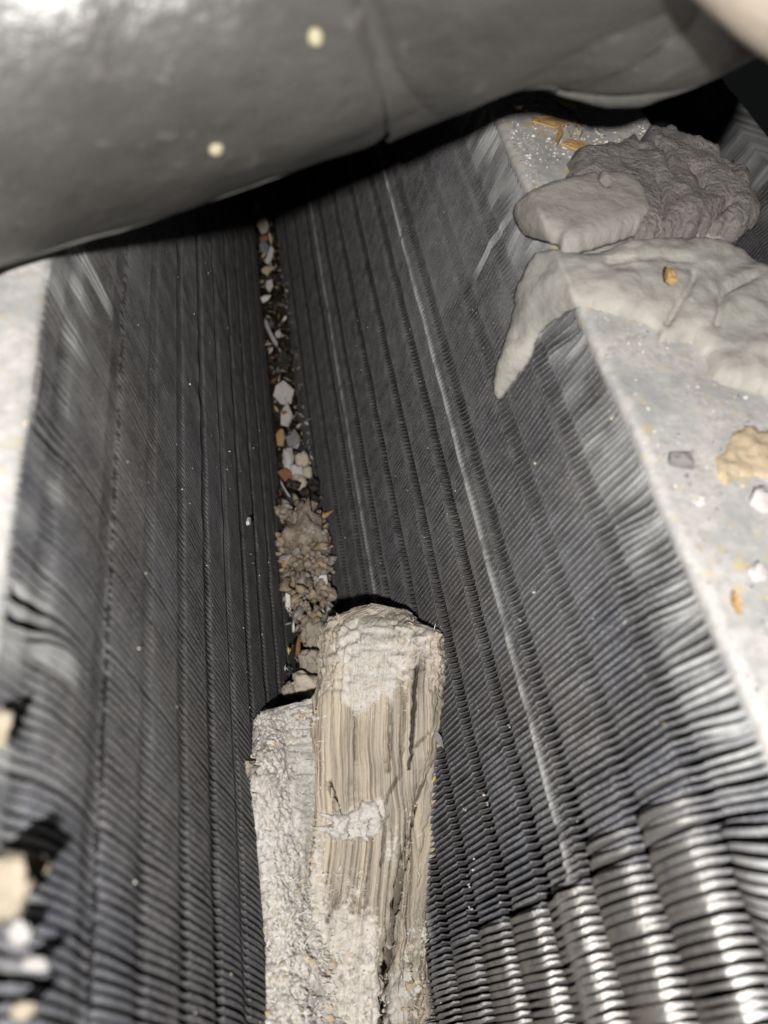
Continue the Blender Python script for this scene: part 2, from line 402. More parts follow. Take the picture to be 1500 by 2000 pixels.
def mound(name, poly, base, thick, rim, material, step=8, rough=(0, 60), cracks=(), jag=0, seed=0, sink=.0008, extra=None, parent=None):
    """a lump with the given plan, domed over the surface it lies on, closed below; cracks = [(polyline, width, depth)]"""
    out = smooth_poly(poly, step, jag, seed)
    xs = [p[0] for p in out]; ys = [p[1] for p in out]
    pts = [Vector(p) for p in out]; nb = len(pts)
    gx = np.arange(min(xs), max(xs), step); gy = np.arange(min(ys), max(ys), step)
    rr = random.Random(seed)
    for k, y in enumerate(gy):
        for x in gx:
            p = (x + (k % 2) * step * .5 + rr.uniform(-1, 1) * step * .12, y + rr.uniform(-1, 1) * step * .12)
            if inside(p, out) and poly_d(p, out) > step * .45: pts.append(Vector(p))
    ed = [(i, (i + 1) % nb) for i in range(nb)]
    r = geometry.delaunay_2d_cdt(pts, ed, [list(range(nb))], 1, 1e-4)
    vc, tris = r[0], r[2]
    V = []; B = []
    for v in vc:
        d = poly_d((v.x, v.y), out); b, n_ = base(v.x, v.y)
        e = min(1, d / rim); h = thick * math.sqrt(max(0, 1 - (1 - e) ** 2))
        if extra: h += extra(v.x, v.y) * min(1, d / (rim * .4))
        h += rough[0] * fbm(tuple(b + seed), rough[1]) * min(1, .25 + d / rim)
        for cp, cw, cdp in cracks:
            dc = poly_d((v.x, v.y), cp, False); h -= cdp * max(0, 1 - dc / cw) ** .7
        V.append(b + n_ * max(h, 0)); B.append(b - n_ * sink)
    nv = len(V)
    T = [tuple(t) for t in tris]
    # boundary edges -> skirt
    cnt = {}
    for t in T:
        for i in range(3):
            e = (t[i], t[(i + 1) % 3]); cnt[e] = 1
    Fs = list(T) + [(c + nv, b + nv, a + nv) for a, b, c in T]
    for (a, b) in list(cnt):
        if (b, a) not in cnt: Fs += [(b, a, a + nv), (b, a + nv, b + nv)]
    A = np.array(V + B); f = np.array(Fs)
    # make sure the top faces the camera
    t = T[len(T) // 2]; nn = np.cross(A[t[1]] - A[t[0]], A[t[2]] - A[t[0]])
    if nn.dot(CAM - A[t[0]]) < 0: f = f[:, ::-1]
    gcv = np.stack([-A @ UP, A @ RIGHT, A @ RIGHT * 0], 1)
    return mesh_np(name, A, f, material, None, {'gc': gcv}, parent=parent)

# ------------------------------------------------------------------ putty
def wr(x, y): return .0006 * abs(fbm((x * .014, y * .024, 3), 1.0, 4)) + .0010 * fbm((x * .006, y * .009, 8), 1.0, 3)
o = mound('putty_smear', [(972, 778), (968, 745), (985, 690), (1000, 630), (1015, 560), (1045, 505), (1085, 492), (1150, 500), (1230, 478), (1330, 470), (1420, 480), (1490, 520), (1560, 560), (1570, 800), (1480, 770), (1400, 745), (1375, 700), (1340, 668), (1290, 668), (1275, 640), (1200, 618), (1130, 598), (1085, 618), (1050, 650), (1030, 700), (1005, 735)],
          on_right, .0021, 34, PUTTY_A, 6, (.0007, 90), [([(1300, 640), (1330, 590), (1345, 560)], 9, .0012), ([(1180, 530), (1270, 525), (1340, 530)], 7, .0008), ([(1390, 650), (1400, 590), (1460, 560)], 9, .001)], 3, 1, extra=wr)
tag(o, 'pale olive putty smear dripping a pointed tail onto the fins', 'putty')
o = mound('putty_lump', [(1105, 345), (1120, 315), (1180, 290), (1240, 285), (1262, 258), (1330, 275), (1385, 292), (1410, 325), (1450, 350), (1455, 385), (1480, 410), (1470, 445), (1430, 468), (1395, 462), (1350, 470), (1290, 476), (1230, 480), (1190, 440), (1150, 385), (1120, 375)],
          on_right, .0036, 26, PUTTY_C, 5, (.0011, 190), [([(1270, 310), (1290, 345), (1300, 372)], 6, .0022), ([(1340, 360), (1360, 385)], 8, .003), ([(1385, 440), (1410, 425)], 9, .003), ([(1270, 380), (1285, 420), (1282, 455)], 6, .0025)], 13, 2)
tag(o, 'crumbly brown putty lump overhanging the outer edge of the dusty flange', 'putty')
def lobe(px, py):
    b, n_ = on_right(px, py); return b + n_ * .0016, n_
o = mound('putty_pat', [(1015, 440), (1020, 415), (1060, 388), (1120, 370), (1170, 362), (1225, 370), (1255, 405), (1264, 445), (1235, 470), (1180, 490), (1110, 508), (1092, 490), (1060, 478), (1030, 465)],
          lobe, .0026, 26, PUTTY_B, 5, (.0005, 120), [([(1152, 365), (1160, 390), (1168, 405)], 6, .0016), ([(1222, 366), (1246, 395), (1262, 440)], 5, .003)], 2, 3)
tag(o, 'smooth grey oval putty pat pressed over the flange edge', 'putty')

# ------------------------------------------------------------------ wood wedged in the trough
def loft(name, st, nu, nv, hf, hb, material, ex=.62, disp=None, capf=None, parent=None, jit=0, seed=0):
    """st: (py, pxL, tL, pxR, tR) down the piece; a closed tube with a superelliptic section, displaced along its own normals"""
    st = np.array(st, float); ys = np.linspace(st[0, 0], st[-1, 0], nu)
    I = [np.interp(ys, st[:, 0], st[:, k]) for k in range(5)]
    L0 = np.array([P(I[1][k], ys[k], I[2][k]) for k in range(nu)])
    for k in range(nu):
        I[1][k] += jit * fbm((ys[k] * .03, seed, 1), 1.0, 4); I[3][k] += jit * fbm((ys[k] * .03, seed, 7), 1.0, 4)
    L = np.array([P(I[1][k], ys[k], I[2][k]) for k in range(nu)]); R = np.array([P(I[3][k], ys[k], I[4][k]) for k in range(nu)])
    Cc = (L + R) / 2; W = (R - L) / 2; ax = nrm((L[-1] + R[-1]) - (L[0] + R[0]))
    V = []; gc = []; info = []
    th = np.concatenate([np.linspace(0, np.pi, int(nv * .78), endpoint=False), np.linspace(np.pi, 2 * np.pi, nv - int(nv * .78), endpoint=False)])
    arc = np.linalg.norm(W[nu // 2]) * th
    cumu = np.concatenate([[0], np.cumsum(np.linalg.norm(np.diff(Cc, axis=0), axis=1))])
    wd0 = nrm(W[nu // 2]); n0 = np.cross(wd0, ax); wd0 = nrm(wd0 - wd0.dot(ax) * ax)
    for k in range(nu):
        wn = np.linalg.norm(W[k]); wd = W[k] / wn; n_ = np.cross(wd, ax); n_ = nrm(n_ if n_.dot(CAM - Cc[k]) > 0 else -n_)
        f_ = hf(ys[k]); b_ = hb(ys[k])
        for j, t in enumerate(th):
            c, s = math.cos(t), math.sin(t)
            x = math.copysign(abs(c) ** ex, c); z = math.copysign(abs(s) ** ex, s)
            p = Cc[k] + W[k] * x + n_ * z * (f_ if s > 0 else b_)
            out_ = nrm(wd * c * .6 + n_ * s)
            ac = (p - L0[k]).dot(wd) + .8 * (p - L0[k]).dot(n_) * (1 if abs(x) > .97 else 0)
            e = (disp(p, x, s, cumu[k], ac) if disp else (0, 0, 0))
            V.append(p + out_ * e[0]); gc.append((cumu[k], ac, 0)); info.append(e[1:])
    V = np.array(V); info = np.array(info)
    fa = grid_faces(nu, nv, True)
    caps = []
    for k, flip in ((0, 1), (nu - 1, 0)):
        c = V[k * nv:(k + 1) * nv].mean(0); V = np.vstack([V, c]); gc.append((cumu[k], 0, 0)); info = np.vstack([info, info[k * nv]])
        ci = len(V) - 1
        for j in range(nv):
            a, b = k * nv + j, k * nv + (j + 1) % nv
            caps.append((a, b, ci, ci) if flip else (b, a, ci, ci))
    fa = list(map(tuple, fa)) ; tri = [(a, b, c) for a, b, c, _ in caps]
    me_f = [tuple(f) for f in fa] + tri
    me = bpy.data.meshes.new(name); me.from_pydata([tuple(v) for v in V], [], me_f); me.materials.append(material)
    me.polygons.foreach_set('use_smooth', np.ones(len(me.polygons), dtype=bool))
    me.attributes.new('gc', 'FLOAT_VECTOR', 'POINT').data.foreach_set('vector', np.array(gc, np.float32).ravel())
    for i, an in enumerate(('powder', 'dirt_and_shade')): me.attributes.new(an, 'FLOAT', 'POINT').data.foreach_set('value', info[:, i].astype(np.float32))
    # outward normals
    m0 = me.polygons[(nu // 2) * nv + nv // 4]
    if m0.normal.dot(Vector(CAM) - m0.center) < 0: me.flip_normals()
    o = bpy.data.objects.new(name, me); COL.objects.link(o)
    if parent: adopt(o, parent)
    return o
def crackset(px, py, cr):
    g = 0.
    for cp, cw, dp in cr:
        x0 = min(c[0] for c in cp) - cw; x1 = max(c[0] for c in cp) + cw; y0 = min(c[1] for c in cp) - cw; y1 = max(c[1] for c in cp) + cw
        if x0 < px < x1 and y0 < py < y1:
            jx = fbm((py * .06, cp[0][0], 0), 1.0, 3); d = poly_d((px + 3.5 * jx, py), cp, False); g = max(g, dp * max(0, 1 - d / (cw * (.65 + .6 * abs(fbm((py * .04, cp[0][1], 3), 1.0, 2))))) ** .6)
    return g
def patch(px, py, blobs):
    return max([math.exp(-(((px - x) / rx) ** 2 + ((py - y) / ry) ** 2)) * k for x, y, rx, ry, k in blobs] + [0])

stake = empty('wood_stake', tuple(P(735, 1600, .165)))
tag(stake, 'split weathered wood stake with a rounded crusted end, wedged between the fins', 'wood')
CR = [([(815, 1300), (810, 1345), (808, 1396), (804, 1460), (800, 1500)], 6, .0030), ([(762, 1378), (764, 1420), (757, 1506)], 5, .0022),
      ([(646, 1530), (662, 1585)], 7, .0026), ([(840, 1432), (815, 1455), (800, 1462)], 4, .0016), ([(775, 1520), (755, 1560), (748, 1640), (744, 1690)], 4, .0018),
      ([(664, 1745), (650, 1775), (640, 1800)], 6, .0020), ([(722, 1600), (720, 1680), (712, 1760)], 3, .0012), ([(688, 1400), (690, 1500), (684, 1560)], 5, .0014), ([(792, 1350), (786, 1450), (780, 1520)], 4, .0014)]
PW = [(730, 1290, 60, 70, 1.0), (700, 1350, 40, 50, .9), (760, 1250, 90, 40, .35), (700, 1600, 60, 26, 1.0), (740, 1590, 22, 40, .9), (660, 1850, 80, 110, .9), (700, 1740, 40, 60, .55), (615, 1800, 50, 130, .9), (650, 1980, 110, 90, 1.0), (760, 1640, 18, 60, .6), (800, 1440, 10, 60, .5)]
def d_main(p, x, s, u, a):
    px, py = pix(p)
    e =   .00050 * fbm((u * 7, a * 1100, 1), 1.0, 4) + .0008 * fbm((u * 5, a * 220, 5), 1.0, 3) + .0011 * (lambda q: math.copysign(min(1, abs(q) * 2.2) ** 2, q))(fbm((u * 2.2, a * 170, 11), 1.0, 3))
    end = 1 - float(sst(1300, 1420, py))
    e = e * (1 - .55 * end) + end * (.0008 * fbm(tuple(p), 240, 5) + .0007 * fbm(tuple(p), 900, 3))
    lowf = float(sst(1700, 1850, py)); e += lowf * .0016 * fbm(tuple(p), 230, 5)
    pw = patch(px, py, PW) + .28 * fbm((u * 30, a * 260, 2), 1.0, 3) + .18 * fbm(tuple(p), 160, 4) + .30 * end
    e += .0006 * max(0, min(1, pw)) * (1 + fbm(tuple(p), 500, 3))
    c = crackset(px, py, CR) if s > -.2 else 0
    return e - c, min(1, max(0, pw)), min(1, c / .0022) * .85  # last value: crack shade put into the colour, deeper is darker
hf_main = lambda y: .0068 * float(np.interp(y, [1184, 1196, 1225, 1290, 1370, 1500, 2100], [.10, .35, .50, .74, 1.0, 1.0, .95]))
hb_main = lambda y: .012 * float(np.interp(y, [1184, 1196, 1225, 1300, 2100], [.12, .5, .75, 1, 1]))
loft('stake_body', [(1184, 716, .1665, 748, .1660), (1188, 690, .1662, 760, .1655), (1196, 686, .1660, 792, .1645), (1205, 668, .1660, 800, .1635), (1210, 655, .1657, 806, .1630), (1228, 650, .1655, 836, .1580), (1236, 645, .165, 858, .1562), (1248, 642, .1640, 864, .1555), (1300, 639, .1630, 866, .1555), (1400, 632, .1630, 858, .1570), (1470, 628, .164, 850, .1585), (1510, 625, .1640, 836, .1600), (1550, 619, .1640, 820, .1615), (1590, 613, .1640, 802, .1640), (1660, 606, .1640, 776, .1640), (1760, 588, .1640, 754, .1645), (1880, 566, .1640, 733, .165), (2100, 545, .164, 712, .165)],
     270, 200, hf_main, hb_main, WOOD, ex=.40, disp=d_main, parent=stake, jit=4, seed=2)
def d_strip(p, x, s, u, a):
    px, py = pix(p)
    e = .0004 * fbm((u * 14, a * 500, 21), 1.0, 4) + .0006 * fbm((u * 10, a * 170, 25), 1.0, 3) + float(sst(1780, 1880, py)) * .0022 * fbm(tuple(p), 240, 5)
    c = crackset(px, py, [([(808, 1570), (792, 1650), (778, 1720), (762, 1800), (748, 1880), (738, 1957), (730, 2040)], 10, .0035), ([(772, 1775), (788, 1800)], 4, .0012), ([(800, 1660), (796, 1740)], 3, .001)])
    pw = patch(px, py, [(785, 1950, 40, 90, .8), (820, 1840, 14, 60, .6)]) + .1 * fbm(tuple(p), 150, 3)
    return e - c, min(1, max(0, pw)), min(1, c / .0022) * .8 + .12  # painted crack shade, over a strip darkened evenly
loft('stake_strip', [(1425, 800, .1740, 846, .1600), (1450, 798, .1740, 853, .1600), (1500, 795, .1760, 849, .1612), (1600, 782, .1790, 838, .1645), (1700, 762, .1805, 830, .1685), (1800, 742, .1820, 819, .1716), (1900, 725, .183, 812, .1735), (2100, 705, .185, 806, .1765)],
     170, 90, lambda y: .0026, lambda y: .008, WOOD, ex=.5, jit=5, seed=5, disp=d_strip, parent=stake)

board = empty('plaster_board_scrap', tuple(P(570, 1600, .17)))
tag(board, 'flat scrap coated in white fibrous plaster lying along the left of the stake', 'scrap')
def d_board(p, x, s, u, a):
    px, py = pix(p)
    e = .0010 * fbm(tuple(p), 120, 4) + .0004 * fbm(tuple(p), 420, 5) + .0006 * fbm(tuple(p), 1500, 3) + .0005 * fbm((u * 25, a * 300, 4), 1.0, 3)
    e += float(sst(1700, 1900, py)) * .0016 * fbm(tuple(p), 180, 4)
    dirt_and_shade = patch(px, py, [(515, 1460, 22, 60, .7), (520, 1520, 40, 40, .45), (560, 1580, 40, 30, .35), (530, 1395, 30, 14, .6), (590, 1690, 30, 60, .45), (550, 1680, 30, 30, .3)])
    dirt_and_shade *= max(0, min(1, .55 + 1.3 * fbm(tuple(p), 480, 4)))
    return e, 0, dirt_and_shade
loft('plaster_slab', [(1376, 600, .1690, 660, .1700), (1385, 560, .1670, 668, .1700), (1391, 520, .1645, 668, .1700), (1396, 503, .1630, 668, .1700), (1410, 498, .1615, 670, .1700), (1500, 488, .1530, 670, .1690), (1560, 490, .1520, 670, .169), (1650, 502, .1515, 670, .168), (1750, 517, .1510, 670, .168), (1860, 525, .1505, 670, .167), (1920, 520, .149, 680, .167), (2000, 516, .147, 690, .166), (2100, 510, .145, 690, .166)],
     250, 170, lambda y: .0034, lambda y: .008, FUZZ, ex=.42, disp=d_board, parent=board, jit=9, seed=9)

# everything laid on the pieces so far is found by looking at their real surfaces
bpy.context.view_layer.update()
dg_ = bpy.context.evaluated_depsgraph_get()
def bvh_of(names):
    vs = []; fs = []
    for o in sc.objects:
        if o.type == 'MESH' and o.name.split('.')[0] in names:
            b = len(vs); mw = o.matrix_world; vs += [mw @ v.co for v in o.data.vertices]; fs += [tuple(b + i for i in p.vertices) for p in o.data.polygons]
    return BVHTree.FromPolygons(vs, fs)
T_wood = bvh_of(('stake_body', 'stake_strip', 'plaster_slab'))
def on_wood(px, py):
    d = wray(px, py); h = T_wood.ray_cast(Vector(CAM), Vector(d))
    if h[0] is None: return P(px, py, .164), nrm(CAM - P(px, py, .164))
    return np.array(h[0]), nrm(.6 * np.array(h[1]) + .8 * nrm(CAM - np.array(h[0])))
o = mound('torn_fibre', [(612, 1588), (650, 1592), (690, 1584), (708, 1566), (735, 1570), (746, 1600), (735, 1632), (700, 1640), (668, 1640), (640, 1632), (606, 1614), (650, 1610), (640, 1600)], on_wood, .0013, 16, FUZZ, 4, (.0013, 520), (), 6, 31); adopt(o, stake)
for poly, th, mt_, sd in (([(638, 1528), (643, 1527), (656, 1562), (668, 1598), (654, 1578)], .0013, WOOD, 35), ([(803, 1578), (808, 1584), (802, 1640), (790, 1706), (786, 1690), (794, 1620)], .0010, WOOD, 36), ([(612, 1600), (616, 1602), (604, 1700), (591, 1768), (589, 1755), (601, 1680)], .0012, WOOD, 39)):
    o = mound('splinter', poly, on_wood, th, 4, mt_, 4, (.0004, 700), (), 1.5, sd); adopt(o, stake)

# short fibres standing out of plaster and wood
def fuzz(name, root, T, boxes, n, mt_, lmax):
    V = []; Fc = []
    for _ in range(n):
        x0, y0, x1, y1 = random.choice(boxes)
        px, py = random.uniform(x0, x1), random.uniform(y0, y1)
        h = T.ray_cast(Vector(CAM), Vector(wray(px, py)))
        if h[0] is None: continue
        p = np.array(h[0]); n_ = np.array(h[1])
        d = nrm(n_ * random.uniform(.1, .9) + rng.standard_normal(3) * .8); L = random.uniform(.2, 1) ** 2 * lmax; wv = nrm(np.cross(d, rng.standard_normal(3))) * .00007
        q = p + d * L * .55; e = q + nrm(d + rng.standard_normal(3) * .5) * L * .45
        b = len(V); V += [p - wv, p + wv, q + wv, q - wv, e]; Fc += [(b, b + 1, b + 2), (b, b + 2, b + 3), (b + 3, b + 2, b + 4)]
    o = mesh_np(name, V, Fc, mt_); o['kind'] = 'stuff'; adopt(o, root)
fuzz('fibre_fuzz', board, T_wood, [(492, 1400, 640, 2000), (510, 1700, 720, 2000)], 2600, FIBRE, .0022)
fuzz('fibre_fuzz', stake, T_wood, [(640, 1190, 865, 1330), (690, 1250, 800, 1400), (610, 1570, 745, 1645), (780, 1550, 830, 2000), (560, 1700, 800, 2000)], 1500, FIBRE, .0016)

# ------------------------------------------------------------------ black insulated pipe across the top
def tube_path(name, edge, Rr, tt, material, nv=56, sub=14, wob=0, side=1, parent=None, folds=()):
    """a tube whose lower outline runs through the given points at distance tt"""
    e = np.array(edge, float); n = len(e)
    k = np.linspace(0, n - 1, (n - 1) * sub + 1)
    def cr(c):
        out = []
        for q in k:
            i = min(int(q), n - 2); t = q - i; p1, p2 = c[i], c[i + 1]; p0 = c[i - 1] if i else 2 * p1 - p2; p3 = c[i + 2] if i + 2 < n else 2 * p2 - p1
            out.append(.5 * (2 * p1 + (p2 - p0) * t + (2 * p0 - 5 * p1 + 4 * p2 - p3) * t * t + (3 * p1 - p0 - 3 * p2 + p3) * t ** 3))
        return np.array(out)
    px, py = cr(e[:, 0]), cr(e[:, 1]); tv = np.interp(k, np.arange(n), np.broadcast_to(tt, n)); Rv = np.interp(k, np.arange(n), np.broadcast_to(Rr, n))
    Cn = []
    for i in range(len(px)):
        j0, j1 = max(i - 4, 0), min(i + 4, len(px) - 1)
        tg = np.array([px[j1] - px[j0], py[j1] - py[j0]]); tg /= np.linalg.norm(tg)
        upv = M @ np.array([tg[1], -tg[0], 0]); d = wray(px[i], py[i]); upv = nrm(upv - upv.dot(d) * d)
        Cn.append(CAM + d * tv[i] + upv * Rv[i] * side)
    Cn = np.array(Cn)
    for _ in range(10): Cn[1:-1] = (Cn[:-2] + Cn[1:-1] * 2 + Cn[2:]) / 4
    def sil():
        out = []
        for i in range(len(Cn)):
            tg = nrm(Cn[min(i + 1, len(Cn) - 1)] - Cn[max(i - 1, 0)]); d = CAM - Cn[i]; d = d - d.dot(tg) * tg; D = np.linalg.norm(d); d /= D
            y_ = np.cross(tg, d); y_ = y_ if y_.dot(UP) < 0 else -y_
            out.append(Cn[i] + Rv[i] * (d * Rv[i] / D + y_ * math.sqrt(max(0, 1 - (Rv[i] / D) ** 2))))
        return np.array(out)
    tube_path.sil = sil()
    V = []
    for i in range(len(Cn)):
        tg = nrm(Cn[min(i + 1, len(Cn) - 1)] - Cn[max(i - 1, 0)]); d = nrm(CAM - Cn[i]); x_ = nrm(d - d.dot(tg) * tg); y_ = np.cross(tg, x_)
        for j in range(nv):
            a = 2 * np.pi * j / nv; dr = x_ * math.cos(a) + y_ * math.sin(a); p = Cn[i] + dr * Rv[i]
            f_ = sum(-dp * math.exp(-((px[i] - fx + 60 * math.sin(a * 1.0 + fx)) / fw) ** 2) for fx, fw, dp in folds)
            V.append(p + dr * (wob * fbm(tuple(p), 45, 3) + f_))
    return mesh_np(name, V, grid_faces(len(Cn), nv, True), material, parent=parent), Cn
PE = [(-420, 650), (-200, 585), (0, 512), (250, 440), (500, 360), (730, 275), (960, 180), (1150, 95), (1350, 0), (1560, -110)]
EE = [(800, 254), (905, 206), (995, 177), (1080, 164), (1190, 167), (1300, 156), (1410, 126), (1530, 66), (1680, -40)]
pipe_root = empty('insulated_pipe', tuple(P(500, 200, .1)))
tag(pipe_root, 'thick black foam insulated pipe crossing above the fins', 'pipe')
LIP_GREY = simple('dark_grey_lip', (.030, .029, .027), (.065, .063, .058), 120, .7, .5, .001)
def lip(SIL, x0, x1, rs):  # thin dark grey lip along the tube outline as the camera sees it
    pxs = np.array([pix(p)[0] for p in SIL]); keep = (pxs > x0) & (pxs < x1); SL = SIL[keep]; pxs = pxs[keep]
    rl = np.interp(pxs, np.linspace(x0, x1, len(rs)), rs); V = []
    for i in range(len(SL)):
        tg = nrm(SL[min(i + 1, len(SL) - 1)] - SL[max(i - 1, 0)]); x_ = nrm(np.cross(tg, FWD)); y_ = np.cross(tg, x_)
        for j in range(10):
            dr = x_ * math.cos(j * math.pi / 5) + y_ * math.sin(j * math.pi / 5); V.append(SL[i] + dr * rl[i] * (1 + .5 * fbm(tuple(SL[i] + dr * .001), 160, 3)))
    adopt(mesh_np('outline_lip', V, grid_faces(len(SL), 10, True), LIP_GREY), pipe_root)
po, _ = tube_path('foam_sleeve', PE, .027, [.098] * 7 + [.0985, .099, .0995], FOAM, 72, 12, .0011, folds=((790, 26, .0006), (900, 30, .0007)))
adopt(po, pipe_root); lip(tube_path.sil, -80, 640, [.0002, .0003, .0003, .0002, .00004])
eo, _ = tube_path('foam_elbow', EE, .024, [.0985, .099, .101, .104, .107, .109, .110, .111, .112], FOAM, 64, 14, .0010, folds=((1210, 34, .0010), (1330, 26, .0010)))
adopt(eo, pipe_root); lip(tube_path.sil, 1000, 1450, [.0001, .0006, .0009, .0009, .0006, .0001])
TAN = simple('tan_tape', (.26, .22, .175), (.36, .31, .26), 90, .6, .3, .001)
to, _ = tube_path('tan_tube', [(1180, -140), (1290, -50), (1380, 30), (1450, 85), (1560, 140), (1700, 180)], .0085, .078, TAN, 32, 10, .0005)
tag(to, 'beige tube cutting across the corner in front of the black pipe', 'tube')

# ------------------------------------------------------------------ loose bits
def flake(name, c, n_, rx, ry, ang, th, material, label, cat, jag=.25, bend=.15, nseg=9, seed=0, group=None):
    """a thin irregular flake with an upper and a lower face, lying on c with normal n_"""
    rr = random.Random(seed); nseg = rr.choice((5, 6, 7)); jag = min(.55, jag * 1.7); n_ = nrm(n_); xh = nrm(RIGHT - RIGHT.dot(n_) * n_); yh = np.cross(n_, xh)
    ca, sa = math.cos(ang), math.sin(ang); ax = xh * ca + yh * sa; ay = -xh * sa + yh * ca
    V = []; rad = [1 + rr.uniform(-jag, jag) for _ in range(nseg)]
    rings = (1.0, .96, .55)
    for top in (1, 0):
        for ri in rings:
            for k in range(nseg):
                t = 2 * math.pi * k / nseg; x = math.cos(t) * rx * rad[k] * ri; y = math.sin(t) * ry * rad[k] * ri
                z = bend * ((x / rx) ** 2 - .5) * rx * (1 if seed % 2 else -1) + rr.uniform(-.12, .12) * th * 2
                z += th * (.5 if top else -.5) * (1 if ri < .99 else .15)
                V.append(ax * x + ay * y + n_ * z)
        V.append(n_ * (th * (.6 if top else -.5) - .5 * bend * rx * (1 if seed % 2 else -1)))
    m = nseg * 3 + 1; Fs = []
    for b, fl_ in ((0, 0), (m, 1)):
        for ri in range(2):
            for k in range(nseg):
                q = (b + ri * nseg + k, b + ri * nseg + (k + 1) % nseg, b + (ri + 1) * nseg + (k + 1) % nseg, b + (ri + 1) * nseg + k)
                Fs.append(q[::-1] if fl_ else q)
        for k in range(nseg):
            q = (b + 2 * nseg + k, b + 2 * nseg + (k + 1) % nseg, b + 3 * nseg); Fs.append(q[::-1] if fl_ else q)
    for k in range(nseg): Fs.append((k, m + k, m + (k + 1) % nseg, (k + 1) % nseg))
    me = bpy.data.meshes.new(name); me.from_pydata([tuple(v) for v in V], [], Fs); me.materials.append(material); me.update()
    o = bpy.data.objects.new(name, me); COL.objects.link(o); o.location = c
    return tag(o, label, cat, group)
_ico = None
def ico(sub):
    import bmesh
    bm = bmesh.new(); bmesh.ops.create_icosphere(bm, subdivisions=sub, radius=1); v = np.array([x.co[:] for x in bm.verts]); f = np.array([[q.index for q in x.verts] for x in bm.faces]); bm.free(); return v, f
ICO = {k: ico(k) for k in (1, 2, 3, 4)}
def lump(name, c, r, material, label=None, cat=None, rough=.35, freq=1.3, sub=3, seed=0, axes=None, parent=None, oct=4):
    v, f = ICO[sub]; r = np.broadcast_to(r, 3)
    A = np.array(axes) if axes is not None else np.array([RIGHT, nrm(np.cross(FWD, RIGHT)), -FWD])
    k = np.array([1 + rough * fbm(tuple(x * 1.0 + seed * 3.7), freq, oct) for x in v])
    V = (v * k[:, None] * r) @ A
    o = mesh_np(name, V, f, material); o.location = c
    if parent: adopt(o, parent)
    elif label: tag(o, label, cat)
    return o

def valley(px, py, z=.003): return onz(px, py, z)
TOC = lambda p: nrm(CAM - p)
def vflake(px, py, z, w, h, ang, material, label, cat='flake', th=.0007, seed=0, tilt=.35, name='flake', jag=.28):
    p = valley(px, py, z); t = np.linalg.norm(p - CAM) * (cray(px, py)[2]); s = t / F
    rr = random.Random(seed); n_ = nrm(TOC(p) + tilt * np.array([rr.uniform(-1, 1), rr.uniform(-1, 1), rr.uniform(-1, 1)]))
    return flake(name, tuple(p), n_, w * s / 2, h * s / 2, ang, th, material, label, cat, seed=seed, jag=jag)
FL = [(503, 408, 16, 24, .2, CRUMB_DW, 'small pale flake in the trough nearest the black pipe'),
      (511, 442, 22, 30, .1, CRUMB_C, 'cream flake in the far trough just below the nearest-pipe flake'),
      (516, 466, 20, 18, .4, BROWN, 'dark brown bit under the cream flake in the far trough'),
      (528, 468, 8, 22, .2, OCHRE, 'thin ochre sliver beside the dark brown bit in the far trough'),
      (514, 484, 22, 28, .3, CRUMB_G, 'dull grey flake in the far trough above the white oblong one'),
      (526, 503, 14, 34, -.25, CRUMB_DW, 'white oblong flake in the far trough above ochre foam'),
      (522, 527, 24, 15, .2, OCHRE, 'ochre foam crumb in the far trough'),
      (526, 558, 14, 22, -.2, CRUMB_DW, 'white triangular flake just below the ochre foam crumb'),
      (519, 582, 20, 16, .5, CRUMB_W, 'off-white flake hanging on the fins above the white twig'),
      (556, 622, 16, 7, .9, CRUMB_W, 'tiny white sliver on the dark muck, level with the white twig'),
      (543, 652, 11, 16, 0, CRUMB_DW, 'white crumb touching the white twig'),
      (551, 700, 30, 40, .2, MUCK, 'dark wet leaf scrap below the white twig'),
      (551, 768, 38, 50, .3, CRUMB_DW, 'large flat white flake in the middle of the trough'),
      (558, 815, 28, 50, .1, CRUMB_DW, 'pointed white shard with a dark hole below the large flat flake'),
      (556, 806, 12, 11, .1, BROWN, 'dark patch standing in for the hole in the pointed white shard'),  # dark flake added to stand for the shard's hole
      (549, 848, 18, 40, -.15, ORANGE, 'orange-brown flake beside the pointed white shard'),
      (573, 858, 26, 40, .4, CRUMB_G, 'grey flake below the pointed white shard'),
      (561, 926, 28, 36, .5, BROWN, 'reddish brown leaf scrap beside the crumpled white lump'),
      (636, 1006, 34, 9, .5, ORANGE, 'orange-brown sliver poking out at the top of the knobbly growth'),
      (630, 1068, 20, 14, .4, CRUMB_W, 'bright white flake on the fin side of the knobbly growth'),
      (632, 1137, 22, 22, .3, CRUMB_W, 'white flake wedged in the lower half of the knobbly growth'),
      (556, 1106, 12, 30, -.3, ORANGE, 'orange sliver on the far flank of the knobbly growth from the white flakes'),
      (562, 1180, 14, 34, .1, CRUMB_W, 'white flake at the lower corner of the knobbly growth'),
      (643, 1192, 12, 12, .6, CRUMB_W, 'small white flake above the dark grey flake by the stake end'),
      (642, 1214, 32, 30, .2, CRUMB_G, 'dark grey flake leaning on the stake end'),
      (573, 1226, 6, 24, .1, CRUMB_W, 'thin white sliver above the rusty bark strip'),
      (583, 1268, 13, 58, .05, BROWN, 'rusty bark strip beside the tan crust lumps')]
for i, (x, y, w, h, a, m_, lab) in enumerate(FL):
    z = .004 if y < 930 else .012
    vflake(x, y, z + .0012 * (i % 3), w, h, a, m_, lab, seed=100 + i)
